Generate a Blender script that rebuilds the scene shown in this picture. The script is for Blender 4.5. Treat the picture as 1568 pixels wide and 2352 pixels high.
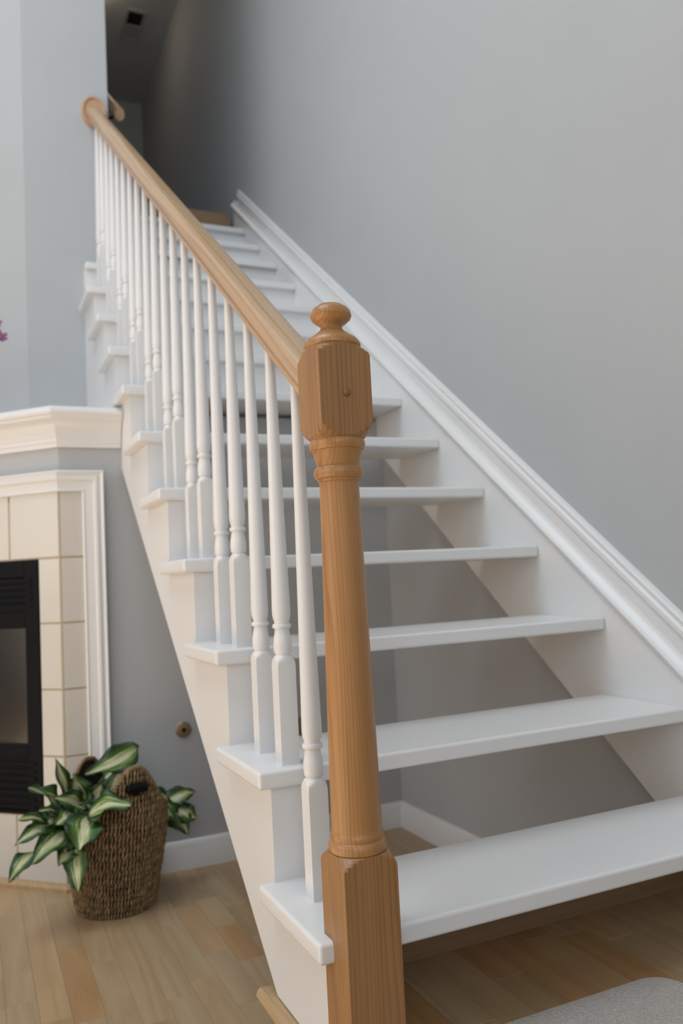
import bpy, bmesh, math, random
from mathutils import Vector, Matrix, Euler
random.seed(7)
for o in list(bpy.data.objects): bpy.data.objects.remove(o)
S = bpy.context.scene
C = S.collection
# ------------------------------------------------------------------ camera
F_PX = 1885.66
CAM = Vector((-0.4372, -1.1112, 0.7037))
ROT = Euler((1.64838, 0.051, -0.4233), 'XYZ')
cd = bpy.data.cameras.new('camera'); cam = bpy.data.objects.new('camera', cd); C.objects.link(cam)
cam.location = CAM; cam.rotation_euler = ROT
cd.sensor_fit = 'VERTICAL'; cd.sensor_height = 36.0; cd.sensor_width = 24.0
cd.lens = F_PX / 2352 * 36.0; cd.clip_start = 0.02
cd.dof.use_dof = True; cd.dof.focus_distance = 1.22; cd.dof.aperture_fstop = 4.0
S.camera = cam
RM = ROT.to_matrix()
def ray(u, v): return RM @ Vector(((u-784)/F_PX, -(v-1176)/F_PX, -1.0))
def at(u, v, ax, val):
    d = ray(u, v); t = (val-CAM[ax])/d[ax]; return CAM + d*t
# ------------------------------------------------------------------ light
S.view_settings.view_transform = 'Standard'; S.view_settings.look = 'None'
S.view_settings.exposure = 0.07; S.view_settings.gamma = 1.0; S.view_settings.use_curve_mapping = False
w = bpy.data.worlds.new('sky'); S.world = w; w.use_nodes = True
w.node_tree.nodes['Background'].inputs[0].default_value = (0.62, 0.72, 0.9, 1)
w.node_tree.nodes['Background'].inputs[1].default_value = 0.5
def area(name, loc, rot, sx, sy, power, col):
    l = bpy.data.lights.new(name, 'AREA'); l.shape = 'RECTANGLE'; l.size = sx; l.size_y = sy
    l.energy = power; l.color = col
    o = bpy.data.objects.new(name, l); C.objects.link(o); o.location = loc; o.rotation_euler = rot
    return o
SKY = (-2.5, -0.5, -0.9, 1.7)      # skylight opening x0 x1 y0 y1
area('skylight_daylight', ((SKY[0]+SKY[1])/2, (SKY[2]+SKY[3])/2, 4.97), (0, 0, 0), SKY[1]-SKY[0]-.1, SKY[3]-SKY[2]-.1, 88, (0.82, 0.92, 1.0))
area('left_window_daylight', (-4.48, 0.2, 2.3), (0, math.radians(-90), 0), 3.0, 3.2, 60, (1.0, 0.94, 0.88))
area('front_window_daylight', (-1.5, -3.98, 2.9), (math.radians(90), 0, 0), 2.7, 2.9, 54, (0.86, 0.93, 1.0))
sl = bpy.data.lights.new('sun', 'SUN'); sl.energy = 17.0; sl.angle = math.radians(1.0); sl.color = (1.0, 0.96, 0.94)
so_ = bpy.data.objects.new('sun', sl); C.objects.link(so_); so_.location = (2, 0, 8)
so_.rotation_euler = Vector((-0.3, -0.05, -5.17)).to_track_quat('-Z', 'Y').to_euler()
# ------------------------------------------------------------------ materials
MAT = {}
def nm(name):
    m = bpy.data.materials.new(name); m.use_nodes = True
    nt = m.node_tree; b = nt.nodes['Principled BSDF']; MAT[name] = m
    return m, nt, b
def N(nt, t, **kw):
    n = nt.nodes.new(t)
    for k, v in kw.items():
        if k in n.inputs: n.inputs[k].default_value = v
        else: setattr(n, k, v)
    return n
def srgb(r, g, b):
    f = lambda c: c/12.92 if c <= .04045 else ((c+.055)/1.055)**2.4
    return (f(r/255), f(g/255), f(b/255), 1)
def bump(nt, b, fac, strength, dist=0.002):
    bp = N(nt, 'ShaderNodeBump'); bp.inputs['Strength'].default_value = strength; bp.inputs['Distance'].default_value = dist
    nt.links.new(fac, bp.inputs['Height']); nt.links.new(bp.outputs[0], b.inputs['Normal'])
def paint(name, col, rough, scale=60, bs=.12, var=.03):
    m, nt, b = nm(name)
    tc = N(nt, 'ShaderNodeTexCoord'); nz = N(nt, 'ShaderNodeTexNoise'); nz.inputs['Scale'].default_value = scale; nz.inputs['Detail'].default_value = 4
    nt.links.new(tc.outputs['Object'], nz.inputs['Vector'])
    n2 = N(nt, 'ShaderNodeTexNoise'); n2.inputs['Scale'].default_value = 3; nt.links.new(tc.outputs['Object'], n2.inputs['Vector'])
    mx = N(nt, 'ShaderNodeMix', data_type='RGBA'); c2 = tuple(c*(1-var*2) for c in col[:3])+(1,)
    mx.inputs[6].default_value = col; mx.inputs[7].default_value = c2
    nt.links.new(n2.outputs[0], mx.inputs[0]); nt.links.new(mx.outputs[2], b.inputs['Base Color'])
    b.inputs['Roughness'].default_value = rough
    bump(nt, b, nz.outputs[0], bs, .001)
    return m
paint('white_paint', (0.80, 0.79, 0.78, 1), .32, 25, .10)
paint('wall_paint', (0.47, 0.482, 0.49, 1), .75, 120, .15)
paint('ceiling_paint', (0.55, 0.54, 0.52, 1), .9, 120, .2)
paint('tile_glaze', (0.66, 0.62, 0.55, 1), .22, 14, .06, .05)
paint('grout', (0.44, 0.35, 0.24, 1), .9, 200, .3)
paint('black_metal', (0.006, 0.006, 0.007, 1), .55, 80, .1); MAT['black_metal'].node_tree.nodes['Principled BSDF'].inputs['Specular IOR Level'].default_value = .12
paint('dark_void', (0.004, 0.004, 0.004, 1), .9)
paint('brass', (0.30, 0.22, 0.12, 1), .4); MAT['brass'].node_tree.nodes['Principled BSDF'].inputs['Metallic'].default_value = .5
paint('outlet_plastic', (0.26, 0.22, 0.12, 1), .5)
paint('vent_metal', (0.42, 0.41, 0.39, 1), .5)
paint('cream_log', (0.42, 0.33, 0.23, 1), .9, 18, .9, .25)
def wood(name, c_lo, c_hi, axis, rough=.4, ring=10, fine=1.0, bs=.12, coat=0.0, rand=False, stops=None):
    m, nt, b = nm(name)
    tc = N(nt, 'ShaderNodeTexCoord'); mp = N(nt, 'ShaderNodeMapping')
    sc = [1.0, 1.0, 1.0]; sc[axis] = .07
    mp.inputs['Scale'].default_value = sc
    nt.links.new(tc.outputs['Object'], mp.inputs['Vector'])
    vec = mp.outputs[0]
    if rand:
        oi = N(nt, 'ShaderNodeObjectInfo'); ad = N(nt, 'ShaderNodeVectorMath', operation='ADD'); ml = N(nt, 'ShaderNodeVectorMath', operation='SCALE')
        cb = N(nt, 'ShaderNodeCombineXYZ')
        for k in range(3): nt.links.new(oi.outputs['Random'], cb.inputs[k])
        ml.inputs['Scale'].default_value = 37.0; nt.links.new(cb.outputs[0], ml.inputs[0])
        nt.links.new(vec, ad.inputs[0]); nt.links.new(ml.outputs[0], ad.inputs[1]); vec = ad.outputs[0]
    nz = N(nt, 'ShaderNodeTexNoise'); nz.inputs['Scale'].default_value = ring; nz.inputs['Detail'].default_value = 2; nz.inputs['Distortion'].default_value = .6
    nt.links.new(vec, nz.inputs['Vector'])
    mu = N(nt, 'ShaderNodeMath', operation='MULTIPLY'); mu.inputs[1].default_value = 16
    nt.links.new(nz.outputs[0], mu.inputs[0])
    fr = N(nt, 'ShaderNodeMath', operation='PINGPONG'); fr.inputs[1].default_value = 1.0; nt.links.new(mu.outputs[0], fr.inputs[0])
    n2 = N(nt, 'ShaderNodeTexNoise'); n2.inputs['Scale'].default_value = 260*fine; n2.inputs['Detail'].default_value = 3; nt.links.new(vec, n2.inputs['Vector'])
    ma = N(nt, 'ShaderNodeMath', operation='MULTIPLY_ADD'); ma.inputs[1].default_value = .55; nt.links.new(fr.outputs[0], ma.inputs[0])
    m3 = N(nt, 'ShaderNodeMath', operation='MULTIPLY'); m3.inputs[1].default_value = .5; nt.links.new(n2.outputs[0], m3.inputs[0]); nt.links.new(m3.outputs[0], ma.inputs[2])
    mx = N(nt, 'ShaderNodeMix', data_type='RGBA'); mx.inputs[6].default_value = c_hi; mx.inputs[7].default_value = c_lo
    nt.links.new(ma.outputs[0], mx.inputs[0]); out = mx.outputs[2]
    if rand and stops:
        rp = N(nt, 'ShaderNodeValToRGB'); rp.color_ramp.interpolation = 'CONSTANT'
        while len(rp.color_ramp.elements) < len(stops): rp.color_ramp.elements.new(.5)
        for e, (p, c) in zip(rp.color_ramp.elements, stops): e.position = p; e.color = c
        nt.links.new(oi.outputs['Random'], rp.inputs[0])
        mm = N(nt, 'ShaderNodeMix', data_type='RGBA', blend_type='MULTIPLY'); mm.inputs[0].default_value = 1.0
        nt.links.new(out, mm.inputs[6]); nt.links.new(rp.outputs[0], mm.inputs[7]); out = mm.outputs[2]
    nt.links.new(out, b.inputs['Base Color']); b.inputs['Roughness'].default_value = rough
    if coat: b.inputs['Coat Weight'].default_value = coat; b.inputs['Coat Roughness'].default_value = .25
    bump(nt, b, ma.outputs[0], bs, .001)
    return m
def pine(name, c_lo, c_hi, d, period, zs, rough, coat, wob=.026, ns=22):
    m, nt, b = nm(name)
    tc = N(nt, 'ShaderNodeTexCoord'); mp = N(nt, 'ShaderNodeMapping'); mp.inputs['Scale'].default_value = zs
    nt.links.new(tc.outputs['Object'], mp.inputs[0])
    nz = N(nt, 'ShaderNodeTexNoise'); nz.inputs['Scale'].default_value = ns; nz.inputs['Detail'].default_value = 2.5; nt.links.new(mp.outputs[0], nz.inputs['Vector'])
    dt = N(nt, 'ShaderNodeVectorMath', operation='DOT_PRODUCT'); dt.inputs[1].default_value = d; nt.links.new(tc.outputs['Object'], dt.inputs[0])
    a1 = N(nt, 'ShaderNodeMath', operation='MULTIPLY_ADD'); a1.inputs[1].default_value = wob; nt.links.new(nz.outputs[0], a1.inputs[0]); nt.links.new(dt.outputs['Value'], a1.inputs[2])
    a2 = N(nt, 'ShaderNodeMath', operation='MULTIPLY'); a2.inputs[1].default_value = 1/period; nt.links.new(a1.outputs[0], a2.inputs[0])
    fr = N(nt, 'ShaderNodeMath', operation='FRACT'); nt.links.new(a2.outputs[0], fr.inputs[0])
    rp = N(nt, 'ShaderNodeValToRGB'); el = rp.color_ramp.elements
    el[0].position = 0; el[0].color = (.05, .05, .05, 1); el[1].position = 1; el[1].color = (.1, .1, .1, 1)
    e = el.new(.45); e.color = (.2, .2, .2, 1); e = el.new(.84); e.color = (.95, .95, .95, 1); e = el.new(.93); e.color = (.9, .9, .9, 1)
    nt.links.new(fr.outputs[0], rp.inputs[0])
    # streaks and tone drift
    n2 = N(nt, 'ShaderNodeTexNoise'); n2.inputs['Scale'].default_value = 330; n2.inputs['Detail'].default_value = 2; nt.links.new(mp.outputs[0], n2.inputs['Vector'])
    n3 = N(nt, 'ShaderNodeTexNoise'); n3.inputs['Scale'].default_value = 34; n3.inputs['Detail'].default_value = 2; nt.links.new(mp.outputs[0], n3.inputs['Vector'])
    q1 = N(nt, 'ShaderNodeMath', operation='MULTIPLY'); nt.links.new(rp.outputs[0], q1.inputs[0]); nt.links.new(n3.outputs[0], q1.inputs[1])
    q2 = N(nt, 'ShaderNodeMath', operation='MULTIPLY_ADD'); q2.inputs[1].default_value = .45; nt.links.new(n2.outputs[0], q2.inputs[0]); nt.links.new(q1.outputs[0], q2.inputs[2])
    q3 = N(nt, 'ShaderNodeMath', operation='MULTIPLY_ADD'); q3.inputs[1].default_value = .5; nt.links.new(n3.outputs[0], q3.inputs[0]); nt.links.new(q2.outputs[0], q3.inputs[2])
    mx = N(nt, 'ShaderNodeMix', data_type='RGBA'); mx.inputs[6].default_value = c_hi; mx.inputs[7].default_value = c_lo
    q4 = N(nt, 'ShaderNodeMath', operation='SUBTRACT', use_clamp=True); q4.inputs[1].default_value = .28; nt.links.new(q3.outputs[0], q4.inputs[0])
    nt.links.new(q4.outputs[0], mx.inputs[0]); nt.links.new(mx.outputs[2], b.inputs['Base Color'])
    b.inputs['Roughness'].default_value = rough; b.inputs['Coat Weight'].default_value = coat; b.inputs['Coat Roughness'].default_value = .3
    bump(nt, b, q2.outputs[0], .18, .0006)
pine('pine_board', (0.235, 0.108, 0.034, 1), (0.375, 0.190, 0.068, 1), (1.0, .02, 0), .0085, (1, 1, .06), .42, .12, .075, 12)
pine('pine', (0.29, 0.130, 0.038, 1), (0.47, 0.235, 0.082, 1), (1.0, .02, 0), .0046, (1, 1, .05), .42, .15)
pine('pine_rail', (0.36, 0.20, 0.092, 1), (0.60, 0.40, 0.225, 1), (1.0, 0, .12), .011, (1, .05, 1), .34, .4)
wood('pine_end', (0.45, 0.25, 0.13, 1), (0.62, 0.40, 0.24, 1), 1, .45, 30, 1.0, .1)
LST = [(0, (1, 1, 1, 1)), (.28, (.92, .86, .78, 1)), (.45, (1.06, .98, .86, 1)), (.62, (1.0, .83, .66, 1)), (.74, (1.02, 1.0, .96, 1)), (.9, (.93, .74, .53, 1))]
wood('laminate', (0.375, 0.255, 0.14, 1), (0.48, 0.35, 0.21, 1), 1, .38, 7, .8, .04, .1, True, LST)
wood('floor_wood', (0.42, 0.32, 0.215, 1), (0.52, 0.41, 0.29, 1), 1, .4, 9, .8, .04)
wood('oak_trim', (0.40, 0.26, 0.13, 1), (0.52, 0.36, 0.19, 1), 1, .45, 12, 1.0, .1)
wood('brown_board', (0.28, 0.17, 0.09, 1), (0.36, 0.23, 0.13, 1), 0, .5, 8, 1.0, .1)
def make_basket_mat():
    m, nt, b = nm('seagrass')
    tc = N(nt, 'ShaderNodeTexCoord'); nz = N(nt, 'ShaderNodeTexNoise'); nz.inputs['Scale'].default_value = 60; nz.inputs['Detail'].default_value = 5
    nt.links.new(tc.outputs['Object'], nz.inputs['Vector'])
    rp = N(nt, 'ShaderNodeValToRGB'); rp.color_ramp.elements[0].position = .3; rp.color_ramp.elements[0].color = (0.12, 0.07, 0.03, 1)
    rp.color_ramp.elements[1].position = .72; rp.color_ramp.elements[1].color = (0.38, 0.26, 0.125, 1)
    nt.links.new(nz.outputs[0], rp.inputs[0]); nt.links.new(rp.outputs[0], b.inputs['Base Color']); b.inputs['Roughness'].default_value = .7
    bump(nt, b, nz.outputs[0], .6, .002)
make_basket_mat()
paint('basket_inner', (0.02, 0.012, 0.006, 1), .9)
def make_leaf_mat():
    m, nt, b = nm('hosta_leaf')
    uv = N(nt, 'ShaderNodeUVMap'); sx = N(nt, 'ShaderNodeSeparateXYZ'); nt.links.new(uv.outputs[0], sx.inputs[0])
    # u across (-1..1 stored 0..1), v along
    mp = N(nt, 'ShaderNodeMapping'); mp.inputs['Scale'].default_value = (9, 1.3, 1); nt.links.new(uv.outputs[0], mp.inputs[0])
    oi = N(nt, 'ShaderNodeObjectInfo'); ad = N(nt, 'ShaderNodeVectorMath', operation='ADD'); cb = N(nt, 'ShaderNodeCombineXYZ')
    m10 = N(nt, 'ShaderNodeMath', operation='MULTIPLY'); m10.inputs[1].default_value = 50; nt.links.new(oi.outputs['Random'], m10.inputs[0]); nt.links.new(m10.outputs[0], cb.inputs[1])
    nt.links.new(mp.outputs[0], ad.inputs[0]); nt.links.new(cb.outputs[0], ad.inputs[1])
    nz = N(nt, 'ShaderNodeTexNoise'); nz.inputs['Scale'].default_value = 1.6; nz.inputs['Detail'].default_value = 3; nt.links.new(ad.outputs[0], nz.inputs['Vector'])
    s1 = N(nt, 'ShaderNodeMath', operation='SUBTRACT'); s1.inputs[1].default_value = .5; nt.links.new(sx.outputs[0], s1.inputs[0])
    ab = N(nt, 'ShaderNodeMath', operation='ABSOLUTE'); nt.links.new(s1.outputs[0], ab.inputs[0])
    n0 = N(nt, 'ShaderNodeMath', operation='SUBTRACT'); n0.inputs[1].default_value = .5; nt.links.new(nz.outputs[0], n0.inputs[0])
    ma = N(nt, 'ShaderNodeMath', operation='MULTIPLY_ADD'); ma.inputs[1].default_value = .8; nt.links.new(n0.outputs[0], ma.inputs[0]); nt.links.new(ab.outputs[0], ma.inputs[2])
    rp = N(nt, 'ShaderNodeValToRGB'); el = rp.color_ramp.elements
    el[0].position = .05; el[0].color = (0.60, 0.58, 0.38, 1); el[1].position = .12; el[1].color = (0.42, 0.46, 0.20, 1)
    e = el.new(.19); e.color = (0.11, 0.21, 0.035, 1); e = el.new(.30); e.color = (0.035, 0.10, 0.016, 1); e = el.new(.40); e.color = (0.014, 0.045, 0.014, 1)
    nt.links.new(ma.outputs[0], rp.inputs[0])
    # how much cream each leaf carries
    nt.links.new(rp.outputs[0], b.inputs['Base Color'])
    b.inputs['Roughness'].default_value = .35; b.inputs['Subsurface Weight'].default_value = 0
    wv = N(nt, 'ShaderNodeTexWave'); wv.inputs['Scale'].default_value = 9; wv.inputs['Distortion'].default_value = .6; nt.links.new(uv.outputs[0], wv.inputs['Vector'])
    bump(nt, b, wv.outputs[0], .25, .002)
make_leaf_mat()
paint('stem_green', (0.10, 0.17, 0.04, 1), .5)
paint('soil', (0.03, 0.02, 0.012, 1), .95, 60, .8)
paint('petal_pink', (0.40, 0.14, 0.30, 1), .55, 40, .1, .2)
paint('petal_pale', (0.55, 0.38, 0.48, 1), .55, 40, .1, .2)
paint('vase_ceramic', (0.50, 0.50, 0.48, 1), .3)
m_, nt_, b_ = nm('fill_lamp_glow'); b_.inputs['Base Color'].default_value = (.8, .75, .65, 1); b_.inputs['Emission Color'].default_value = (1, .80, .58, 1); b_.inputs['Emission Strength'].default_value = 9  # warm glow for the added hall lamp
pine('pine_plug', (0.16, 0.06, 0.016, 1), (0.30, 0.13, 0.04, 1), (1.0, .02, 0), .0046, (1, 1, .05), .4, .2)
def make_rug():
    m, nt, b = nm('mat_pile')
    tc = N(nt, 'ShaderNodeTexCoord'); nz = N(nt, 'ShaderNodeTexNoise'); nz.inputs['Scale'].default_value = 420; nz.inputs['Detail'].default_value = 3
    nt.links.new(tc.outputs['Object'], nz.inputs['Vector'])
    rp = N(nt, 'ShaderNodeValToRGB'); rp.color_ramp.elements[0].position = .32; rp.color_ramp.elements[0].color = (0.55, 0.49, 0.44, 1)
    rp.color_ramp.elements[1].position = .6; rp.color_ramp.elements[1].color = (0.72, 0.66, 0.61, 1)
    nt.links.new(nz.outputs[0], rp.inputs[0]); nt.links.new(rp.outputs[0], b.inputs['Base Color']); b.inputs['Roughness'].default_value = .95
    bump(nt, b, nz.outputs[0], 1.0, .006)
make_rug()
def make_glass():
    m, nt, b = nm('fire_glass')
    out = nt.nodes['Material Output']
    tr = N(nt, 'ShaderNodeBsdfTransparent'); tr.inputs[0].default_value = (.8, .76, .72, 1)
    gl = N(nt, 'ShaderNodeBsdfGlossy'); gl.inputs['Roughness'].default_value = .12; gl.inputs[0].default_value = (.8, .8, .8, 1)
    lw = N(nt, 'ShaderNodeFresnel'); lw.inputs[0].default_value = 1.5
    mx = N(nt, 'ShaderNodeMixShader')
    nt.links.new(lw.outputs[0], mx.inputs[0]); nt.links.new(tr.outputs[0], mx.inputs[1]); nt.links.new(gl.outputs[0], mx.inputs[2])
    nt.links.new(mx.outputs[0], out.inputs['Surface']); nt.nodes.remove(b)
make_glass()
# ------------------------------------------------------------------ helpers
def finish(name, bm, mat, parent=None, smooth=True, ang=.55, wn=False):
    bmesh.ops.recalc_face_normals(bm, faces=bm.faces)
    if smooth:
        for f in bm.faces: f.smooth = True
        for e in bm.edges:
            if len(e.link_faces) == 2 and e.calc_face_angle(0) > ang: e.smooth = False
    me = bpy.data.meshes.new(name); bm.to_mesh(me); bm.free()
    me.materials.append(MAT[mat])
    o = bpy.data.objects.new(name, me); C.objects.link(o)
    if parent: o.parent = parent
    if wn:
        md = o.modifiers.new('weighted_normal', 'WEIGHTED_NORMAL'); md.keep_sharp = True; md.weight = 100
    return o
def empty(name, loc=(0, 0, 0)):
    o = bpy.data.objects.new(name, None); C.objects.link(o); o.location = loc; o.empty_display_size = .1
    return o
def tag(o, label=None, cat=None, group=None, kind=None):
    if label: o['label'] = label
    if cat: o['category'] = cat
    if group: o['group'] = group
    if kind: o['kind'] = kind
    return o
def add_box(bm, x0, x1, y0, y1, z0, z1, bev=0.0, seg=2):
    vs = [bm.verts.new(p) for p in ((x0,y0,z0),(x1,y0,z0),(x1,y1,z0),(x0,y1,z0),(x0,y0,z1),(x1,y0,z1),(x1,y1,z1),(x0,y1,z1))]
    fs = [bm.faces.new([vs[i] for i in q]) for q in ((3,2,1,0),(4,5,6,7),(0,1,5,4),(1,2,6,5),(2,3,7,6),(3,0,4,7))]
    if bev:
        es = list({e for f in fs for e in f.edges})
        bmesh.ops.bevel(bm, geom=es, offset=bev, segments=seg, affect='EDGES', profile=.5)
def box(name, x0, x1, y0, y1, z0, z1, mat, parent=None, bev=0.0):
    bm = bmesh.new(); add_box(bm, x0, x1, y0, y1, z0, z1, bev); return finish(name, bm, mat, parent, wn=bev > 0)
def prism(name, poly, axis, a0, a1, mat, parent=None, bev=0.0):
    """poly in the two other axes (cyclic order kept as given: axis 0 -> (y,z), 1 -> (x,z), 2 -> (x,y))"""
    bm = bmesh.new()
    def P(p, a):
        if axis == 0: return (a, p[0], p[1])
        if axis == 1: return (p[0], a, p[1])
        return (p[0], p[1], a)
    A = [bm.verts.new(P(p, a0)) for p in poly]; B = [bm.verts.new(P(p, a1)) for p in poly]
    bm.faces.new(A[::-1]); bm.faces.new(B)
    n = len(poly)
    for i in range(n): bm.faces.new((A[i], A[(i+1) % n], B[(i+1) % n], B[i]))
    if bev: bmesh.ops.bevel(bm, geom=list(bm.edges), offset=bev, segments=2, affect='EDGES', profile=.5)
    return finish(name, bm, mat, parent)
def rings_mesh(bm, rings, cap=True):
    R = [[bm.verts.new(p) for p in r] for r in rings]
    n = len(R[0])
    for a, b in zip(R, R[1:]):
        for i in range(n): bm.faces.new((a[i], a[(i+1) % n], b[(i+1) % n], b[i]))
    if cap: bm.faces.new(R[0][::-1]); bm.faces.new(R[-1])
def sqlathe(bm, cx, cy, prof, half=None, n=32):
    """prof rows (z, r_lathe); radius is the smaller of the turned radius and the square stock"""
    rings = []
    for z, r in prof:
        ring = []
        for k in range(n):
            t = 2*math.pi*k/n
            rr = r
            if half: rr = min(r, half/max(abs(math.cos(t)), abs(math.sin(t))))
            ring.append((cx+rr*math.cos(t), cy+rr*math.sin(t), z))
        rings.append(ring)
    rings_mesh(bm, rings)
def tube(bm, pts, rad, n=8, cap=True):
    pts = [Vector(p) for p in pts]; rings = []
    for i, p in enumerate(pts):
        d = (pts[min(i+1, len(pts)-1)]-pts[max(i-1, 0)]).normalized()
        a = d.orthogonal().normalized() if i == 0 else (a - d*a.dot(d)).normalized()
        b = d.cross(a); r = rad[i] if isinstance(rad, (list, tuple)) else rad
        rings.append([p+(a*math.cos(2*math.pi*k/n)+b*math.sin(2*math.pi*k/n))*r for k in range(n)])
    rings_mesh(bm, rings, cap)
def struct(o): o['kind'] = 'structure'; return o

# ------------------------------------------------------------------ dimensions
H, RUN, W = .19, .24, .984
FLOOR = -.225; CEIL = 4.95; XW = 1.006           # right wall face
YB = 1.65; YU = 2.46; XC = -.172                 # back wall, upper wall, chimney corner
XS = .027                                        # outer face of the open stringer
# ------------------------------------------------------------------ the setting
fl = struct(box('floor', -4.6, XW+.1, -4.1, 6.0, FLOOR-.1, FLOOR-.004, 'floor_wood'))
pw = .066; col = 0
plank_mesh = {}
def plank(parent, x, y0, ln, z, width=pw):
    key = (round(width, 3), round(ln, 2))
    if key not in plank_mesh:
        bm = bmesh.new(); add_box(bm, 0.0002, width-.0002, .0002, ln-.0002, -.0035, 0, .0004, 1)
        o = finish('plank', bm, 'laminate', parent); plank_mesh[key] = o.data
    else:
        o = bpy.data.objects.new('plank', plank_mesh[key]); C.objects.link(o); o.parent = parent
    o.location = (x, y0, z); return o
x = -.84
while x < XW-.01:
    y = -.1 if x < -.05 else .32
    y += random.choice([0, -.05, -.1, -.15, -.2]) if x < -.05 else 0
    wd = min(pw, XW-x)
    while y < 2.3:
        ln = random.choice([.16, .22, .28, .34, .40])
        lim = YB if x > XC-.05 else YB+(XC-x)
        if y > lim: break
        if y+ln > lim+.0 and x > XC: ln = max(lim-y, .02)
        plank(fl, x, y, ln, FLOOR, wd); y += ln
    x += pw
struct(box('wall_right', XW, XW+.12, -4.1, 6.0, FLOOR-.1, CEIL, 'wall_paint'))
struct(prism('wall_back', [(XC, FLOOR), (1.0059, FLOOR), (1.0059, 1.172), (.983, 1.172), (.983, 1.283), (XC, 1.283)], 1, YB, YB+.05, 'wall_paint'))
e1 = (XC-.95*.7071, YB+.95*.7071)
struct(prism('wall_chimney', [(XC, YB), (e1[0], e1[1]), (e1[0]+.05, e1[1]+.05), (XC+.02, YB+.05)], 2, 1.0, 1.283, 'wall_paint'))
struct(prism('wall_upper', [(-.205, YU), (.150, YU), (.150, 5.88), (.028, 5.88), (.028, YU+.1), (-.205+.05, YU+.1)], 2, 0.9, CEIL, 'wall_paint'))
struct(prism('wall_upper_left', [(-.205, YU), (-1.305, YU+1.1), (-1.25, YU+1.16), (-.15, YU+.06)], 2, 0.9, CEIL, 'wall_paint'))
struct(box('wall_hall', .150, XW, 5.88, 6.0, 2.6, CEIL, 'wall_paint'))
struct(box('wall_rear', -4.6, -1.25, 3.56, 3.66, FLOOR-.1, CEIL, 'wall_paint'))
# front and left walls with window openings, ceiling with skylight
def frame_wall(name, axis, a0, a1, u0, u1, v0, v1, ou0, ou1, ov0, ov1, mat):
    bm = bmesh.new()
    for (p, q, r, s) in ((u0, ou0, v0, v1), (ou1, u1, v0, v1), (ou0, ou1, v0, ov0), (ou0, ou1, ov1, v1)):
        if axis == 0: add_box(bm, a0, a1, p, q, r, s)
        elif axis == 1: add_box(bm, p, q, a0, a1, r, s)
        else: add_box(bm, p, q, r, s, a0, a1)
    return struct(finish(name, bm, mat, None, False))
frame_wall('wall_left', 0, -4.62, -4.5, -4.1, 3.66, FLOOR-.1, CEIL, -1.4, 1.8, .8, 3.8, 'wall_paint')
frame_wall('wall_front', 1, -4.12, -4.0, -4.6, XW, FLOOR-.1, CEIL, -2.85, -.15, 1.45, 4.35, 'wall_paint')
frame_wall('ceiling', 2, CEIL, CEIL+.1, -4.62, XW+.12, -4.12, 6.0, SKY[0], SKY[1], SKY[2], SKY[3], 'ceiling_paint')
# baseboards
def baseboard(name, poly_axis, pts, a0, a1):
    return struct(prism(name, pts, poly_axis, a0, a1, 'white_paint'))
BB = [(0, FLOOR), (.016, FLOOR), (.016, FLOOR+.062), (.012, FLOOR+.072), (.012, FLOOR+.078), (.006, FLOOR+.088), (0, FLOOR+.09)]
baseboard('baseboard_back', 0, [(YB-d, z) for d, z in BB], -.02, XW-.001)
baseboard('baseboard_right', 1, [(XW-d, z) for d, z in BB], .31, YB-.001)

# ------------------------------------------------------------------ platform the stairs start from
pf = struct(empty('floor_platform', (0, 0, 0)))
box('platform_body', .034, XW-.001, -.95, .296, FLOOR, -.004, 'oak_trim', pf)
prism('nosing', [(.036+.0, -.002), (.012, 0), (.006, -.004), (.003, -.012), (.006, -.021), (.012, -.025), (.036, -.025)], 1, -.95, .315, 'oak_trim', pf)
x = .04
while x < XW-.005:
    y = -.95 + random.choice([0, .08, .16, .2]) - .2
    wd = min(pw, XW-.001-x)
    while y < .29:
        ln = random.choice([.22, .28, .34, .40]); y0 = max(y, -.95); y1 = min(y+ln, .292)
        if y1-y0 > .02: plank(pf, x, y0, y1-y0, 0.0, wd)
        y += ln
    x += pw

# ------------------------------------------------------------------ staircase
st = tag(empty('staircase', (.5, 0, 0)), 'white painted open-riser staircase climbing along the grey wall', 'staircase')
ST = Vector((.5, 0, 0))
def sp(o): o.location = o.location - ST if o.parent is st else o.location; return o
TH = .031
tread_mesh = None
for i in range(1, 15):
    y0 = (i-1)*RUN; z = i*H
    x0 = 0.0
    y1 = y0+.268
    if i == 11: y1 = YU-.002; x0 = XS+.002
    if i == 14: y1 = 3.37
    if i >= 12: x0 = .151
    bm = bmesh.new(); add_box(bm, x0, W, y0, y1, z-TH, z, .0065, 3)
    sp(finish('tread', bm, 'white_paint', st, wn=True))
    if i >= 8:
        sp(box('riser', XS+.001 if i <= 11 else .151, W, y0+.024, y0+.04, z-H+.0005, z-TH+.001, 'white_paint', st))
sp(box('landing_riser', .151, W-.002, 3.372, 3.39, 14*H-.03, 15*H, 'brown_board', st))
# riser board under the lowest tread
sp(box('base_board', .114, W-.001, .262, .28, 0.0005, H-TH, 'brown_board', st))
# open stringer with a saw-tooth top
lo = lambda y: .792*y-.212
poly = [(.018, .001), (.018, H-TH)]
for i in range(1, 8):
    ye = i*RUN+.018
    poly += [(ye, i*H-TH), (ye, (i+1)*H-TH)]
poly = poly[:-1]
ye = YB-.001
poly[-1] = (ye, 7*H-TH)
poly += [(ye, lo(ye)), (.27, .001)]
# under tread i the top edge is level at i*H-TH; between treads it rises behind the tread above
sp(prism('stringer', poly, 0, XS, .112, 'white_paint', st))
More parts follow.
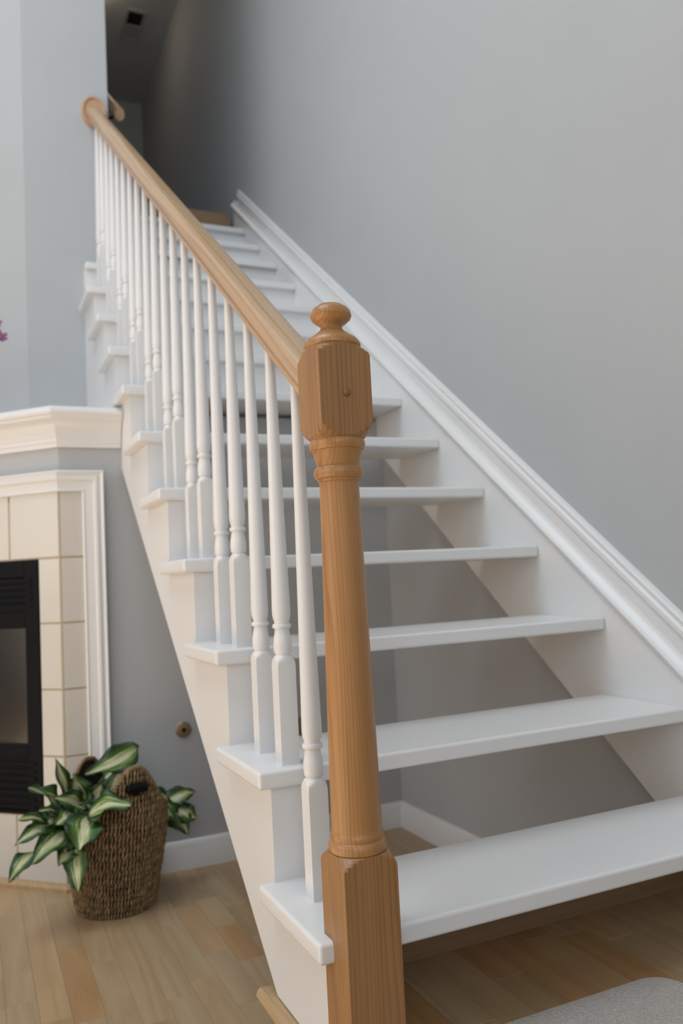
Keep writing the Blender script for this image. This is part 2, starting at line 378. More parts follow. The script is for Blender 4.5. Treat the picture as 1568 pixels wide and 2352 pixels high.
# enclosed side under the upper treads
poly = [(YB+.052, .95), (YB+.052, 1.2835), (YB+.001, 1.2835), (YB+.001, 7*H-TH), (7*RUN+.018, 7*H-TH)]
for i in range(8, 12):
    poly += [((i-1)*RUN+.018, i*H-TH), (i*RUN+.018 if i < 11 else YU-.001, i*H-TH)]
poly += [(YU-.001, .95)]
sp(prism('side_panel', poly, 0, XS, .12, 'white_paint', st))
# wall stringer and skirt board
ylo, yhi = -.06, 3.2
def band(name, a, b, x0, x1, y0=ylo, y1=yhi, mat='white_paint'):
    zz = lambda y, k: max(.79*y+k, .001)
    ys = [y0+(y1-y0)*k/12 for k in range(13)]
    return sp(prism(name, [(y, zz(y, a)) for y in ys]+[(y, zz(y, b)) for y in ys[::-1]], 0, x0, x1, mat, st))
def slope_prism(name, prof, y0, y1, slope, mat, parent):
    """prof: (x, dz) closed outline, swept along the stair slope with plumb ends"""
    bm = bmesh.new()
    A = [bm.verts.new((x, y0, slope*y0+dz)) for x, dz in prof]; B = [bm.verts.new((x, y1, slope*y1+dz)) for x, dz in prof]
    bm.faces.new(A); bm.faces.new(B[::-1]); n = len(prof)
    for i in range(n): bm.faces.new((A[i], B[i], B[(i+1) % n], A[(i+1) % n]))
    return finish(name, bm, mat, parent)
xf = XW-.0005
poly = [(-.06, .001), (.168, .001), (3.3, .79*3.3-.13), (3.3, .79*3.3+.262), (-.06, -.06*.79+.262)]
sp(prism('wall_stringer', poly, 0, W, xf, 'white_paint', st))
sp(slope_prism('skirt_moulding', [(xf, .238), (W-.003, .238), (W-.004, .248), (W-.012, .252), (W-.014, .260), (W-.011, .268), (W-.004, .274), (W+.004, .284), (W+.006, .292), (xf, .292)], -.06, 3.31, .79, 'white_paint', st))
sp(slope_prism('skirt_board', [(xf, .290), (W+.008, .290), (W+.008, .332), (W+.002, .338), (W+.002, .352), (W+.008, .358), (W+.006, .372), (W+.013, .380), (xf, .382)], -.06, 3.24, .79, 'white_paint', st))

# ------------------------------------------------------------------ balustrade
bl = tag(empty('balustrade', (.0635, -.0085, 0)), 'pine handrail on white turned balusters with a pine newel post', 'balustrade')
NX, NY = .0635, -.0085
HS = .0412
def bpart(o): o.location = Vector((0, 0, 0)) - Vector((NX, NY, 0)); return o
nw = empty('newel_post'); nw.parent = bl
def npart(name, prof, half, mat='pine', n=96):
    bm = bmesh.new(); sqlathe(bm, 0, 0, prof, half, n); return finish(name, bm, mat, nw, True, .3 if half else .55, bool(half))
npart('base_block', [(.001, .07), (.293, .07), (.299, .0575), (.304, .053), (.308, .049), (.311, .0455), (.313, .042)], HS, 'pine_board')
npart('shaft', [(.312, .0385), (.314, .041), (.320, .0418), (.326, .041), (.329, .0388), (.330, .0375), (.334, .0385), (.338, .0377), (.340, .0366), (.345, .0363), (.42, .0358), (.50, .0347), (.594, .0330), (.70, .0313), (.78, .0301), (.838, .0293), (.842, .0298), (.8425, .0315), (.846, .0318), (.847, .034), (.850, .0362), (.855, .0372), (.860, .0362), (.864, .034), (.8645, .0318), (.868, .0322), (.878, .0345), (.886, .0368), (.889, .0375), (.8895, .0395), (.892, .041), (.897, .0418), (.902, .041), (.905, .0395)], None)
npart('top_block', [(.9045, .040), (.908, .0435), (.913, .049), (.920, .0545), (.926, .0595), (1.026, .0595), (1.031, .056), (1.036, .050), (1.040, .045), (1.043, .041)], HS, 'pine_board')
npart('finial', [(1.0425, .036), (1.043, .041), (1.0455, .0427), (1.0495, .0425), (1.0545, .0395), (1.0575, .0365), (1.0577, .0345), (1.062, .030), (1.068, .0215), (1.0725, .0172), (1.076, .0160), (1.079, .0175), (1.083, .0235), (1.088, .0292), (1.093, .0313), (1.099, .0303), (1.105, .0258), (1.110, .0185), (1.1125, .011), (1.114, .003)], None)
bm = bmesh.new(); r = [];
for y, rr in ((-HS+.001, .0056), (-HS-.002, .0054), (-HS-.0038, .0036), (-HS-.0044, .0008)):
    r.append([(.0005+rr*math.cos(t*math.pi/8), y, .968+rr*math.sin(t*math.pi/8)) for t in range(16)])
rings_mesh(bm, r); tag(finish('plug', bm, 'pine_plug', nw), 'round wooden plug in the post block')
# handrail
RS = .746; RB = .926
def railz(y): return RB+RS*y
RX0, RX1 = NX+.001, .083          # the rail drifts a little along its run
def railx(y): return RX0+(RX1-RX0)*(y-.03)/(YU-.03)
hp = [(-.018, 0), (-.0205, .0025), (-.0205, .010), (-.0180, .0135), (-.0185, .017), (-.0235, .0205), (-.0285, .025), (-.0300, .031), (-.0300, .038), (-.0285, .0435), (-.0245, .0485), (-.017, .0525), (-.008, .0545), (0, .055)]
hp = hp+[(-a, b) for a, b in hp[-2::-1]]
ra = Vector((railx(NY+HS-.002), NY+HS-.002, railz(NY+HS-.002))); rb_ = Vector((railx(YU-.045), YU-.045, railz(YU-.045)))
dv = (rb_-ra); RL = dv.length; dy = dv.normalized(); dx = Vector((0, 0, 1)).cross(dy)*-1; dx = dy.cross(Vector((0, 0, 1))).normalized(); dz = dx.cross(dy)
bm = bmesh.new(); ends = []
for y_end, p0 in ((0.0, ra), (RL, rb_)):
    # plumb cut: shift each profile point along the run so that the end stays vertical
    ends.append([(a, y_end+b*RS, b) for a, b in hp])
rings_mesh(bm, ends); rail = finish('handrail', bm, 'pine_rail', bl, True, .5)
rail.rotation_euler = Matrix((dx, dy, dz)).transposed().to_euler(); rail.location = ra-Vector((NX, NY, 0))
bm = bmesh.new(); cz = railz(YU)+.030
def oval(y, a, b): return [(.083+.006+a*math.cos(2*math.pi*k/40)-NX, y-NY, cz+b*math.sin(2*math.pi*k/40)) for k in range(40)]
rings_mesh(bm, [oval(YU-.0005, .054, .070), oval(YU-.008, .054, .070), oval(YU-.015, .052, .068), oval(YU-.018, .048, .064), oval(YU-.017, .044, .060), oval(YU-.011, .040, .055)])
finish('rosette', bm, 'pine_end', bl)
# balusters
def baluster(y, z0, z1):
    hs = .0165; p = [(0, .03), (.172, .03), (.178, .0225), (.183, .0195), (.187, .0165), (.1895, .0138), (.192, .0132), (.1935, .0152), (.196, .0160), (.2005, .0162), (.208, .0166), (.216, .0160), (.226, .0142), (.234, .0130), (.2365, .0132), (.237, .0158), (.239, .0168), (.2425, .0168), (.2445, .0158), (.245, .0135), (.249, .0134), (.253, .0150), (.260, .0164), (.268, .0167)]
    L = z1-z0
    for k in range(1, 7):
        f = k/6; p.append((.268+(L-.268)*f, .0167-.0082*f**.9))
    bm = bmesh.new(); sqlathe(bm, 0, 0, p, hs, 24)
    o = finish('baluster', bm, 'white_paint', bl, True, .5, True); o.location = (max(.068, railx(y)-.002)-NX, y-NY, z0); return o
for k in range(19):
    y = .16+.12*k; i = int(math.floor((y+1e-6)/RUN))+1
    baluster(y, i*H-.0005, railz(y)+.004)

# ------------------------------------------------------------------ hall
hr = tag(empty('wall_handrail', (.222, 2.57, 2.87)), 'short wooden handrail on a bracket inside the dark upper stairwell', 'handrail')
bm = bmesh.new(); ring = []
for y in (0.0, .004, 1.7): ring.append([((.021 if y == 0 else .023)*math.cos(t*math.pi/10), y, (.026 if y == 0 else .029)*math.sin(t*math.pi/10)) for t in range(20)])
rings_mesh(bm, ring); r_o = finish('rail', bm, 'pine_rail', hr); r_o.rotation_euler = (math.atan(.79), 0, 0)
bm = bmesh.new(); tube(bm, [(-.071, .10, .03), (-.03, .10, .03), (0, .10, .055)], .007); finish('bracket', bm, 'black_metal', hr)
bm = bmesh.new(); tube(bm, [(-.0715, .10, .03), (-.066, .10, .03)], .022, 16); finish('bracket_plate', bm, 'black_metal', hr)
lp = tag(empty('hall_fill_lamp', (.42, 4.5, CEIL)), 'round flush ceiling lamp, unseen, added to brighten the upper hall', 'lamp')  # added fixture, hidden from the camera, lifts and warms the dark hall
bm = bmesh.new(); sqlathe(bm, 0, 0, [(-.02, .10), (-.0005, .10)], None, 32); finish('fill_lamp_base', bm, 'vent_metal', lp)
bm = bmesh.new(); sqlathe(bm, 0, 0, [(-.085, .01), (-.08, .05), (-.06, .08), (-.021, .095)], None, 32); finish('fill_lamp_dome', bm, 'fill_lamp_glow', lp)
vt = tag(empty('ceiling_vent', (.75, 4.86, CEIL)), 'rectangular return air grille on the dark hall ceiling', 'vent')
bm = bmesh.new()
for q in ((-.075, -.055, -.18, .18), (.055, .075, -.18, .18), (-.055, .055, -.18, -.16), (-.055, .055, .16, .18), (-.055, .055, -.01, .01)):
    add_box(bm, q[0], q[1], q[2], q[3], -.012, -.0005)
finish('vent_frame', bm, 'vent_metal', vt, False)
box('duct_opening', -.055, .055, -.16, -.01, -.004, -.0005, 'dark_void', vt)
box('duct_cover', -.055, .055, .01, .16, -.004, -.0005, 'vent_metal', vt)
for k in range(6):
    box('slat', -.055, .055, .022+k*.022, .034+k*.022, -.009, -.003, 'vent_metal', vt)

# ------------------------------------------------------------------ fireplace
D = 1/math.sqrt(2)
fp = tag(empty('fireplace', (XC, YB, FLOOR)), 'black gas fireplace in a cream tile surround with white moulded casing', 'fireplace')
FO = Vector((XC, YB, FLOOR))
def fpart(o, z=True):
    o.location = o.location - FO if o.parent is fp else o.location; return o
FM = Matrix(((-D, -D, 0, XC), (D, -D, 0, YB), (0, 0, 1, 0), (0, 0, 0, 1)))   # local (s along face, d out of face, z)
def face_box(name, s0, s1, d0, d1, z0, z1, mat, parent, bev=0.0):
    bm = bmesh.new(); add_box(bm, s0, s1, d0, d1, z0, z1, bev, 1); bm.transform(FM)
    o = finish(name, bm, mat, parent); return fpart(o)
S1 = .966; FB0, FB1 = .083, .883
# masonry body around the firebox
bm = bmesh.new()
for q in ((0.01, FB0+.004, FLOOR, 1.0), (FB1-.004, S1-.02, FLOOR, 1.0), (FB0+.004, FB1-.004, FLOOR, .002), (FB0+.004, FB1-.004, .806, 1.0)):
    add_box(bm, q[0], q[1], -.02, .0052, q[2], q[3])
bm.transform(FM); fpart(finish('grout_bed', bm, 'grout', fp, False))
tiles = []
g = .003; td = .007
zt = [0.0, .183, .391, .6, .808, 1.021]
for a, b in zip(zt, zt[1:]):
    if b < .9:
        face_box('tile', .0012, FB0-.001, 0, td, a+g, b-g, 'tile_glaze', fp, .0015)
        face_box('tile', FB1+.001, S1, 0, td, a+g, b-g, 'tile_glaze', fp, .0015)
s = .0012; ss = [.199, .407, .615, .823, S1]
for e in ss:
    face_box('tile', s, e-g, 0, td, .808+g, 1.024, 'tile_glaze', fp, .0015); s = e+g
s = .0012
for e in [.191, .399, .607, .815, S1]:
    face_box('tile', s, e-g, 0, td, FLOOR+.001, 0-g, 'tile_glaze', fp, .0015); s = e+g
# return tiles on the back wall
box_t = lambda a, b: fpart(box('tile', XC+.0012, -.100, YB-td, YB-.0003, a+g, b-g, 'tile_glaze', fp, .0015))
for a, b in zip([FLOOR-.001]+zt, zt+[1.026]):
    if b-a > .01: box_t(a, min(b, 1.026))
fpart(box('grout_bed', XC+.0005, -.100, YB-.0052, YB-.0002, FLOOR, 1.03, 'grout', fp))
GP = [(.0001, FLOOR+.001), (.0058, FLOOR+.001), (.0058, 1.02), (.0001, 1.02)]
GM = Vector((-math.tan(math.pi/8), -1))
bm = bmesh.new(); R_ = [[bm.verts.new(p) for p in r] for r in ([(XC+.02, YB-d, z_) for d, z_ in GP], [(XC+GM.x*d, YB+GM.y*d, z_) for d, z_ in GP], [(XC-D*.02-D*d, YB+D*.02-D*d, z_) for d, z_ in GP])]
for a, b in zip(R_, R_[1:]):
    for i in range(4): bm.faces.new((a[i], a[(i+1) % 4], b[(i+1) % 4], b[i]))
fpart(finish('corner_grout', bm, 'grout', fp, False))
# casing: profile w across 0 inner .. .068 outer
CP = [(0, .0075), (0, .013), (.004, .016), (.008, .013), (.012, .014), (.034, .018), (.038, .024), (.046, .026), (.050, .020), (.056, .021), (.064, .028), (.068, .024), (.068, .0003), (0, .0003)]
z0, x0 = 1.018, -.103
def sweep(name, stations, mat, parent):
    bm = bmesh.new(); R = [[bm.verts.new(p) for p in r] for r in stations]; n = len(R[0])
    for a, b in zip(R, R[1:]):
        for i in range(n): bm.faces.new((a[i], a[(i+1) % n], b[(i+1) % n], b[i]))
    bm.faces.new(R[0][::-1]); bm.faces.new(R[-1]); return finish(name, bm, mat, parent)
MT = Vector((-math.tan(math.pi/8), -1))      # mitre direction at the chimney corner per unit outset
fe = Vector((XC-D*S1, YB+D*S1))
fpart(sweep('casing', [
    [(x0+w_, YB-d, FLOOR+.001) for w_, d in CP],
    [(x0+w_, YB-d, z0+w_) for w_, d in CP],
    [(XC+MT.x*d, YB+MT.y*d, z0+w_) for w_, d in CP],
    [(fe.x-D*d, fe.y-D*d, z0+w_) for w_, d in CP]], 'white_paint', fp))
# base shoe moulding in wood
SH = [(0.0075, 0), (.024, 0), (.024, .012), (.018, .020), (.0075, .024)]
fpart(sweep('shoe_moulding', [
    [(-.10, YB-d, FLOOR+z_) for d, z_ in SH],
    [(XC+MT.x*d, YB+MT.y*d, FLOOR+z_) for d, z_ in SH],
    [(fe.x-D*d, fe.y-D*d, FLOOR+z_) for d, z_ in SH]], 'oak_trim', fp))
# black metal unit
bm = bmesh.new()
for q in ((FB0, .140, .0, .8065), (FB1-.057, FB1, .0, .8065), (.140, FB1-.057, .752, .8065), (.140, FB1-.057, .587, .640), (.140, FB1-.057, .175, .217), (.14, FB1-.057, .0, .012)):
    add_box(bm, q[0], q[1], -.04, .010, q[2], q[3], .002, 1)
bm.transform(FM); fpart(finish('firebox_frame', bm, 'black_metal', fp))
for k in range(5): face_box('louvre', .108, FB1-.025, .0085, .0135, .652+k*.021, .662+k*.021, 'black_metal', fp, .001)
for k in range(7): face_box('louvre', .108, FB1-.025, .0085, .0135, .018+k*.0225, .029+k*.0225, 'black_metal', fp, .001)
face_box('louvre_backing', .138, FB1-.055, -.03, -.02, .012, .752, 'dark_void', fp) if False else None
bm = bmesh.new()
for q in ((.13, FB1-.05, -.36, -.355, 0, .8), (.13, .135, -.36, -.01, 0, .8), (FB1-.055, FB1-.05, -.36, -.01, 0, .8), (.13, FB1-.05, -.36, -.01, .2, .205), (.13, FB1-.05, -.36, -.01, .6, .605)):
    add_box(bm, *q)
bm.transform(FM); fpart(finish('firebox_liner', bm, 'vent_metal', fp, False))
for q in ((.64, .752), (.012, .175)): face_box('louvre_backing', .14, FB1-.057, -.02, .002, q[0], q[1], 'dark_void', fp)
face_box('glass_pane', .138, FB1-.055, -.006, -.002, .21, .59, 'fire_glass', fp)
for (s_, z_, ln, an, rr_) in ((.27, .28, .16, .5, .04), (.40, .27, .2, .1, .045), (.55, .29, .2, -.2, .04), (.33, .36, .16, 1.0, .03)):
    bm = bmesh.new(); pts = []
    for k in range(9):
        f = (k/8-.5)*ln; pts.append((s_+f*math.cos(an)+random.uniform(-.006, .006), -.14+random.uniform(-.01, .01), z_+f*math.sin(an)+random.uniform(-.008, .008)))
    tube(bm, pts, [rr_*random.uniform(.7, 1.1) for _ in pts], 10); bm.transform(FM); fpart(finish('ceramic_log', bm, 'cream_log', fp))
# mantel
mt = tag(empty('mantel_shelf', (XC, YB, 1.163)), 'white mantel shelf with stepped crown moulding over the fireplace', 'mantel')
MO = Vector((XC, YB, 1.163))
CR = [(.0003, 1.163), (.010, 1.163), (.012, 1.176), (.016, 1.180), (.016, 1.190), (.020, 1.196), (.021, 1.206), (.025, 1.211), (.028, 1.222), (.036, 1.236), (.048, 1.246), (.056, 1.250), (.058, 1.258), (.064, 1.262), (.067, 1.270), (.064, 1.280), (.058, 1.2845), (.0003, 1.2845)]
xe = XS-.002
o = sweep('crown_moulding', [[(xe, YB-d, z_) for d, z_ in CR], [(XC+MT.x*d, YB+MT.y*d, z_) for d, z_ in CR], [(fe.x-D*d, fe.y-D*d, z_) for d, z_ in CR]], 'white_paint', mt)
o.location -= MO
o = prism('shelf_top', [(xe, YB-.056), (XC+MT.x*.056, YB+MT.y*.056), (fe.x-D*.056, fe.y-D*.056), (fe.x+.12, fe.y+.2), (-.63, YU+.41), (-.206, YU-.003), (xe, YU-.003)], 2, 1.2848, 1.288, 'white_paint', mt)
o.location -= MO
# small wall fittings
kp = tag(empty('gas_key_plate', (.202, YB, .221)), 'small round brass gas key plate on the grey wall beneath the stairs', 'valve plate')
bm = bmesh.new(); rings_mesh(bm, [[(r_*math.cos(2*math.pi*k/32), y_, r_*math.sin(2*math.pi*k/32)) for k in range(32)] for r_, y_ in ((.026, -.0003), (.026, -.003), (.023, -.006), (.012, -.008), (.010, -.0085))]); finish('escutcheon', bm, 'brass', kp)
bm = bmesh.new(); rings_mesh(bm, [[(r_*math.cos(2*math.pi*k/20), y_, r_*math.sin(2*math.pi*k/20)) for k in range(20)] for r_, y_ in ((.0078, -.008), (.0078, -.009), (.005, -.0092))]); finish('keyhole', bm, 'dark_void', kp)
op = tag(empty('wall_outlet', (.60, YB, .155)), 'tan electrical outlet plate on the wall seen behind the balusters', 'outlet')
box('cover_plate', -.035, .035, -.006, -.0003, -.058, .058, 'outlet_plastic', op, .002)
for zc in (-.022, .022): box('socket', -.016, .016, -.008, -.0055, zc-.013, zc+.013, 'outlet_plastic', op, .001)
# ------------------------------------------------------------------ mat on the platform
def rug():
    bm = bmesh.new(); x0, x1, y0, y1, r = .10, .615, -.46, -.008, .05
    pts = []
    for cx, cy, a in ((x1-r, y1-r, 0), (x0+r, y1-r, 90), (x0+r, y0+r, 180), (x1-r, y0+r, 270)):
        for k in range(7):
            t = math.radians(a+k*15); pts.append((cx+r*math.cos(t), cy+r*math.sin(t)))
    cxm, cym = (x0+x1)/2, (y0+y1)/2
    def ring(f, z): return [(cxm+(x-cxm)*f, cym+(y-cym)*f, z) for x, y in pts]
    rings_mesh(bm, [ring(.985, .0005), ring(1, .004), ring(1, .010), ring(.99, .014), ring(.97, .0155)])
    return finish('door_mat', bm, 'mat_pile')
tag(rug(), 'pale beige pile mat lying on the wooden platform before the stairs', 'mat')

# ------------------------------------------------------------------ basket
BX, BY = -.060, 1.452
bk = tag(empty('basket', (BX, BY, FLOOR)), 'brown woven seagrass basket with raised handles holding a leafy plant', 'basket')
FRONT = math.radians(-77); BACK = math.radians(126)
def brad(h):       # h above floor
    for (h0, r0), (h1, r1) in zip(BR, BR[1:]):
        if h <= h1: return r0+(r1-r0)*(h-h0)/(h1-h0)
    return BR[-1][1]
BR = [(0, .104), (.02, .114), (.08, .124), (.16, .135), (.24, .143), (.30, .143), (.36, .136), (.42, .126)]
def hump(t):
    v = 0
    for c in (FRONT, BACK):
        d = (t-c+math.pi) % (2*math.pi)-math.pi
        v = max(v, math.exp(-abs(d/.56)**2.6))
    return v
def rim(t): return .285+.126*hump(t)
def bpos(t, h, dr=0):
    r = brad(h)+dr
    return Vector((r*math.cos(t)+.012*h/.3, r*math.sin(t), h))
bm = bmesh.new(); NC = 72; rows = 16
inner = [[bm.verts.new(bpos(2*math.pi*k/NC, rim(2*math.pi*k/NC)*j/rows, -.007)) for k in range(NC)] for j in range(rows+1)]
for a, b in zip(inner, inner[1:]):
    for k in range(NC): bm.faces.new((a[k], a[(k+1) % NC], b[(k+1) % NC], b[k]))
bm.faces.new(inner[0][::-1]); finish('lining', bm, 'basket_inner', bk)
# woven strands
strand = [(-.5, .25), (-.28, .85), (0, 1.0), (.28, .85), (.5, .25)]
def strand_at(bm, p, axis, side, out, ln, wr, dr):
    rings = []
    for f, r in strand: rings.append([p+axis*(f*ln)+(side*math.cos(2*math.pi*k/6)*wr+out*math.sin(2*math.pi*k/6)*dr)*r for k in range(6)])
    rings_mesh(bm, rings)
bm = bmesh.new(); NS = 82; dh = .0168
HOLE_H = .358
hole_c = {c: bpos(c, HOLE_H) for c in (FRONT, BACK)}
j = 0; h = .009
while h < .415:
    for k in range(NS):
        t = 2*math.pi*(k+.5*(j % 2)*.35)/NS
        if h > rim(t)-.006: continue
        p = bpos(t, h)
        if any((p-c).length < .017 for c in hole_c.values()): continue
        out = Vector((math.cos(t), math.sin(t), 0)); side = Vector((-math.sin(t), math.cos(t), 0))
        ax = (Vector((0, 0, 1))+side*random.uniform(.05, .35)).normalized()
        strand_at(bm, p+out*random.uniform(-.002, .002), ax, side, out, dh*random.uniform(1.15, 1.45), brad(h)*math.pi/NS*random.uniform(.60, .84), .0052*random.uniform(.8, 1.2))
    h += dh; j += 1
tag(finish('weave', bm, 'seagrass', bk, True, 1.5), kind='stuff')
# plaited rim and grips
bm = bmesh.new(); M_ = 150
for k in range(M_):
    t = 2*math.pi*k/M_; t2 = 2*math.pi*(k+1)/M_
    p = bpos(t, rim(t), -.002); q = bpos(t2, rim(t2), -.002); ax = (q-p).normalized()
    out = Vector((math.cos(t), math.sin(t), 0)); up = ax.cross(out).normalized()
    ax2 = (ax+up*.7+out*.2).normalized()
    strand_at(bm, p, ax2, ax2.cross(out).normalized(), out, .022, .0055, .0075)
tag(finish('rim_braid', bm, 'seagrass', bk, True, 1.5), kind='stuff')
for c in hole_c:
    side = Vector((-math.sin(c), math.cos(c), 0)); out = Vector((math.cos(c), math.sin(c), 0)); p = hole_c[c]+out*.006
    bm = bmesh.new(); tube(bm, [p-side*.03, p-side*.028, p, p+side*.028, p+side*.030], [.009, .0135, .0138, .0135, .009], 14); finish('grip', bm, 'black_metal', bk)
bm = bmesh.new(); rings_mesh(bm, [[bpos(2*math.pi*k/40, hh, -.010) for k in range(40)] for hh in (.22, .235)]); finish('soil', bm, 'soil', bk)

# ------------------------------------------------------------------ plant
pl = tag(empty('hosta_plant', (BX, BY, FLOOR+.235)), 'variegated hosta with cream-striped green leaves spilling from the basket', 'plant')
PO = Vector((BX, BY, FLOOR+.235))
def leaf(b, t, width, bow=.25, face=None, cup=.30, wav=.11, roll=0.0):
    """b, t: base and tip points; bow lifts the middle towards `face`"""
    b = Vector(b); t = Vector(t); ax = t-b; L = ax.length; a = ax.normalized()
    f = Vector(face if face else (0, -1, .8)); f = (f-a*f.dot(a)).normalized()
    if roll: f = Matrix.Rotation(roll, 3, a) @ f
    side = a.cross(f).normalized()
    bm = bmesh.new(); uvl = bm.loops.layers.uv.new('UVMap'); NU, NV = 8, 14; grid = []
    ph = random.uniform(0, 6.28); tws = random.uniform(-.9, .9); sw = random.uniform(-.10, .10)
    for j in range(NV+1):
        v = j/NV; ww = width*.5*(math.sin(math.pi*min(1, v**.72))**.85 if 0 < v < 1 else 0.0)*(1.0-.15*v)
        ww = max(ww, .0006)
        c = b+a*(L*v)+f*(bow*L*math.sin(math.pi*v)*(1-.1*v)) 
        tw = tws*(v-.4); sd_ = side*math.cos(tw)+f*math.sin(tw); fd_ = f*math.cos(tw)-side*math.sin(tw)
        c = c+side*(sw*L*math.sin(math.pi*v))
        row = []
        for i in range(NU+1):
            u = i/NU*2-1
            lift = -cup*ww*(1-abs(u))**1.0*.9 + wav*width*math.sin(v*13+ph+(0 if u > 0 else 2.1))*abs(u)**2
            row.append((bm.verts.new(c+sd_*(ww*u)+fd_*lift), (i/NU, v)))
        grid.append(row)
    for j in range(NV):
        for i in range(NU):
            q = (grid[j][i], grid[j][i+1], grid[j+1][i+1], grid[j+1][i])
            fc = bm.faces.new([x_[0] for x_ in q]); fc.smooth = True
            for lp, x_ in zip(fc.loops, q): lp[uvl].uv = x_[1]
    me = bpy.data.meshes.new('leaf'); bm.to_mesh(me); bm.free(); me.materials.append(MAT['hosta_leaf'])
    o = bpy.data.objects.new('leaf', me); C.objects.link(o); o.parent = pl; o.location = -PO
    md = o.modifiers.new('thick', 'SOLIDIFY'); md.thickness = .0009
    # stalk into the pot
    root = Vector((BX+random.uniform(-.03, .03), BY+random.uniform(-.03, .03), FLOOR+.23))
    mid = (root+b)/2+Vector((0, 0, .05))
    bm = bmesh.new(); pts = [root.lerp(mid, k/4).lerp(mid.lerp(b, k/4), k/4) for k in range(5)]
    tube(bm, pts+[b+a*(L*.06)], [.004, .0036, .0032, .003, .0026, .0012], 6)
    so = finish('stalk', bm, 'stem_green', o)
    return o
def lf(bu, bv, tu, tv, yb, yt, width, bow=.2, face=None, cup=.30, wav=.11, roll=0.0):
    return leaf(at(bu, bv, 1, yb), at(tu, tv, 1, yt), width, bow, face, cup, wav, roll)
LEAVES = [
 # base px, tip px, depth of base / tip, width
 (318, 1716, 196, 1778, 1.44, 1.38, .072, .10, (.2, -.75, .7)),
 (238, 1790, 312, 1745, 1.46, 1.46, .055, .16, (-.2, -.6, .8)),
 (166, 1842, 127, 1742, 1.40, 1.38, .040, .06, (.7, -.8, .1)),
 (140, 1848, 66, 1808, 1.40, 1.33, .062, .14, (0, -.7, .8)),
 (190, 1850, 170, 1776, 1.42, 1.40, .074, .10, (.1, -1, .3)),
 (222, 1858, 282, 1752, 1.44, 1.42, .058, .10, (-.3, -1, .3)),
 (240, 1850, 258, 1765, 1.48, 1.47, .060, .08, (.1, -1, .2)),
 (202, 1872, 306, 1852, 1.335, 1.25, .070, .20, (0, -.75, .8)),
 (205, 1872, 182, 1958, 1.34, 1.275, .092, .26, (0, -.8, .8)),
 (165, 1862, 128, 1896, 1.38, 1.33, .052, .16, (0, -.8, .7)),
 (112, 1892, 40, 1884, 1.38, 1.33, .034, .18, (0, -.6, .9)),
 (130, 1898, 33, 1942, 1.38, 1.31, .048, .20, (0, -.7, .8)),
 (150, 1908, 74, 1984, 1.36, 1.29, .066, .20, (0, -.8, .7)),
 (80, 1955, 20, 2028, 1.33, 1.28, .042, .16, (-.2, -.7, .6)),
 (176, 1945, 180, 2050, 1.32, 1.28, .056, .10, (-.5, -.8, .3)),
 (178, 1940, 134, 1990, 1.34, 1.30, .050, .14, (-.3, -.8, .6)),
 (140, 1870, 98, 1905, 1.40, 1.36, .055, .20, (0, -.6, .9)),
 (115, 1880, 70, 1915, 1.42, 1.36, .050, .20, (0, -.6, .9)),
 (185, 1885, 120, 1890, 1.39, 1.36, .06, .2, (0, -.6, .9)),
 (225, 1870, 250, 1905, 1.38, 1.33, .06, .2, (0, -.7, .8)),
 (190, 1840, 148, 1790, 1.45, 1.43, .06, .1, (.2, -1, .4)),
 (210, 1845, 236, 1800, 1.42, 1.40, .05, .1, (-.2, -1, .4)),
 (160, 1875, 90, 1862, 1.41, 1.38, .05, .2, (0, -.6, .9)),
 (150, 1930, 100, 1960, 1.37, 1.33, .055, .2, (0, -.7, .8)),
 (165, 1915, 150, 1960, 1.37, 1.32, .06, .2, (0, -.8, .7)),
 # behind the basket, right side
 (356, 1808, 412, 1905, 1.50, 1.50, .058, .10, (.5, -.8, .5)),
 (385, 1840, 448, 1818, 1.52, 1.52, .050, .14, (.1, -.8, .6)),
 (395, 1850, 454, 1880, 1.51, 1.50, .060, .16, (.3, -.8, .5)),
 (390, 1860, 432, 1918, 1.50, 1.49, .058, .14, (.3, -.9, .4)),
 (370, 1830, 420, 1850, 1.53, 1.53, .050, .14, (.1, -.8, .6)),
 (375, 1860, 405, 1905, 1.52, 1.51, .05, .1, (.2, -.9, .4)),
]
for k in range(16):
    u0 = random.uniform(150, 235); v0 = random.uniform(1850, 1900); an = random.uniform(math.radians(100), math.radians(330))
    ln = random.uniform(45, 75); y0 = random.uniform(1.40, 1.46)
    LEAVES.append((u0, v0, u0+ln*math.cos(an), v0+ln*.8*math.sin(an)*(-1 if an < math.pi else .6), y0, y0-random.uniform(.01, .05), random.uniform(.04, .055), .15, (random.uniform(-.3, .3), -.8, random.uniform(.2, .8))))
for q in LEAVES: lf(*q[:6], q[6]*1.3, q[7], face=q[8])

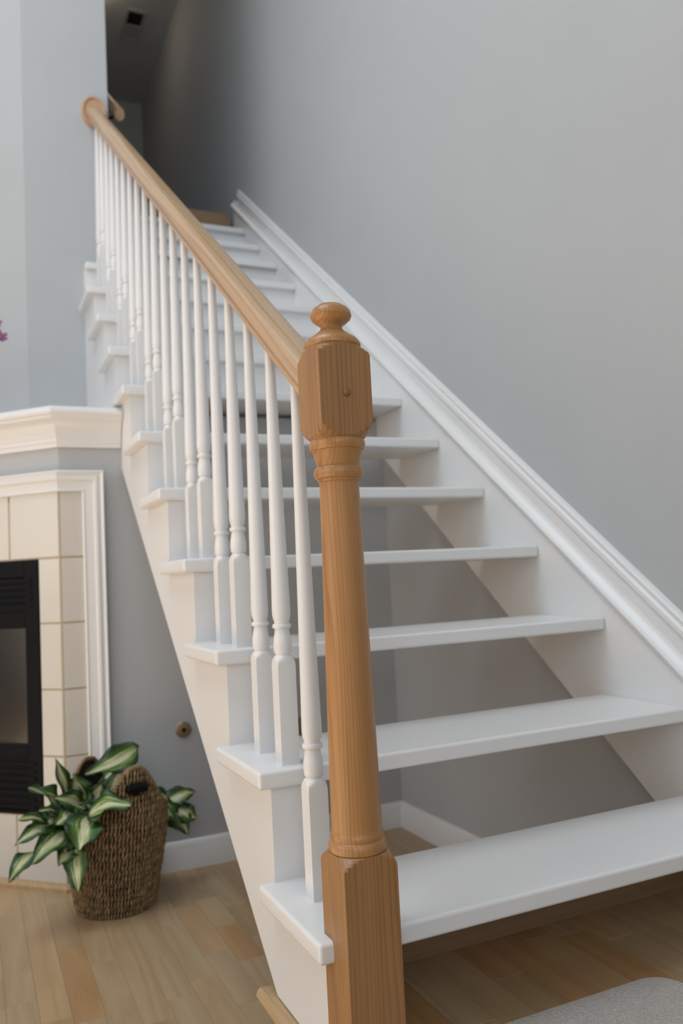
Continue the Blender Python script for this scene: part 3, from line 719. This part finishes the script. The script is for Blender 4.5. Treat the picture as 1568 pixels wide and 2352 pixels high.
# ------------------------------------------------------------------ flowers on the mantel
vs = tag(empty('flower_vase', (-.425, 2.12, 1.288)), 'pink blossoms in a slim grey vase on the mantel shelf', 'flowers')
bm = bmesh.new(); sqlathe(bm, 0, 0, [(.001, .028), (.01, .032), (.06, .040), (.12, .034), (.17, .018), (.20, .017), (.215, .021)], None, 24); finish('vase', bm, 'vase_ceramic', vs)
def blossom(c, s, mat):
    ctr = Vector(c); bm = bmesh.new()
    rings_mesh(bm, [[(s*.22*math.cos(t*math.pi/4)*q, s*.22*math.sin(t*math.pi/4)*q, s*.22*z_) for t in range(8)] for q, z_ in ((.3, -.9), (1, 0), (.3, .9))])
    for k in range(6):
        t = k*math.pi/3+random.uniform(-.2, .2); d = Vector((math.cos(t), math.sin(t), .25)); sd = Vector((-math.sin(t), math.cos(t), 0)); up = Vector((0, 0, 1))
        P_ = [d*(s*.15), d*(s*.55)+sd*(s*.34)+up*s*.1, d*s*.95+sd*s*.22+up*s*.25, d*s*1.05+up*s*.2, d*s*.95-sd*s*.22+up*s*.25, d*(s*.55)-sd*(s*.34)+up*s*.1]
        top = [bm.verts.new(p) for p in P_]; bot = [bm.verts.new(p-up*s*.05) for p in P_]
        bm.faces.new(top); bm.faces.new(bot[::-1])
        for i in range(6): bm.faces.new((top[i], bot[i], bot[(i+1) % 6], top[(i+1) % 6]))
    bmesh.ops.rotate(bm, verts=bm.verts, matrix=Euler((random.uniform(.5, 1.4), random.uniform(-.4, .4), random.uniform(-.6, .6))).to_matrix())
    o = finish('blossom', bm, mat, vs); o.location = ctr
    b2 = bmesh.new(); tube(b2, [(0, 0, .21), (c[0]*.4, c[1]*.4, .21+(c[2]-.21)*.6), c], [.002, .0018, .0015], 6); finish('stem', b2, 'stem_green', vs)
for c, m_ in (((.085, -.01, .40), 'petal_pink'), ((.062, -.03, .435), 'petal_pale'), ((.10, .0, .36), 'petal_pink'), ((.03, 0, .45), 'petal_pink'), ((-.03, .01, .43), 'petal_pale'), ((.02, -.04, .37), 'petal_pink'), ((-.06, 0, .38), 'petal_pink')):
    blossom(c, .030, m_)
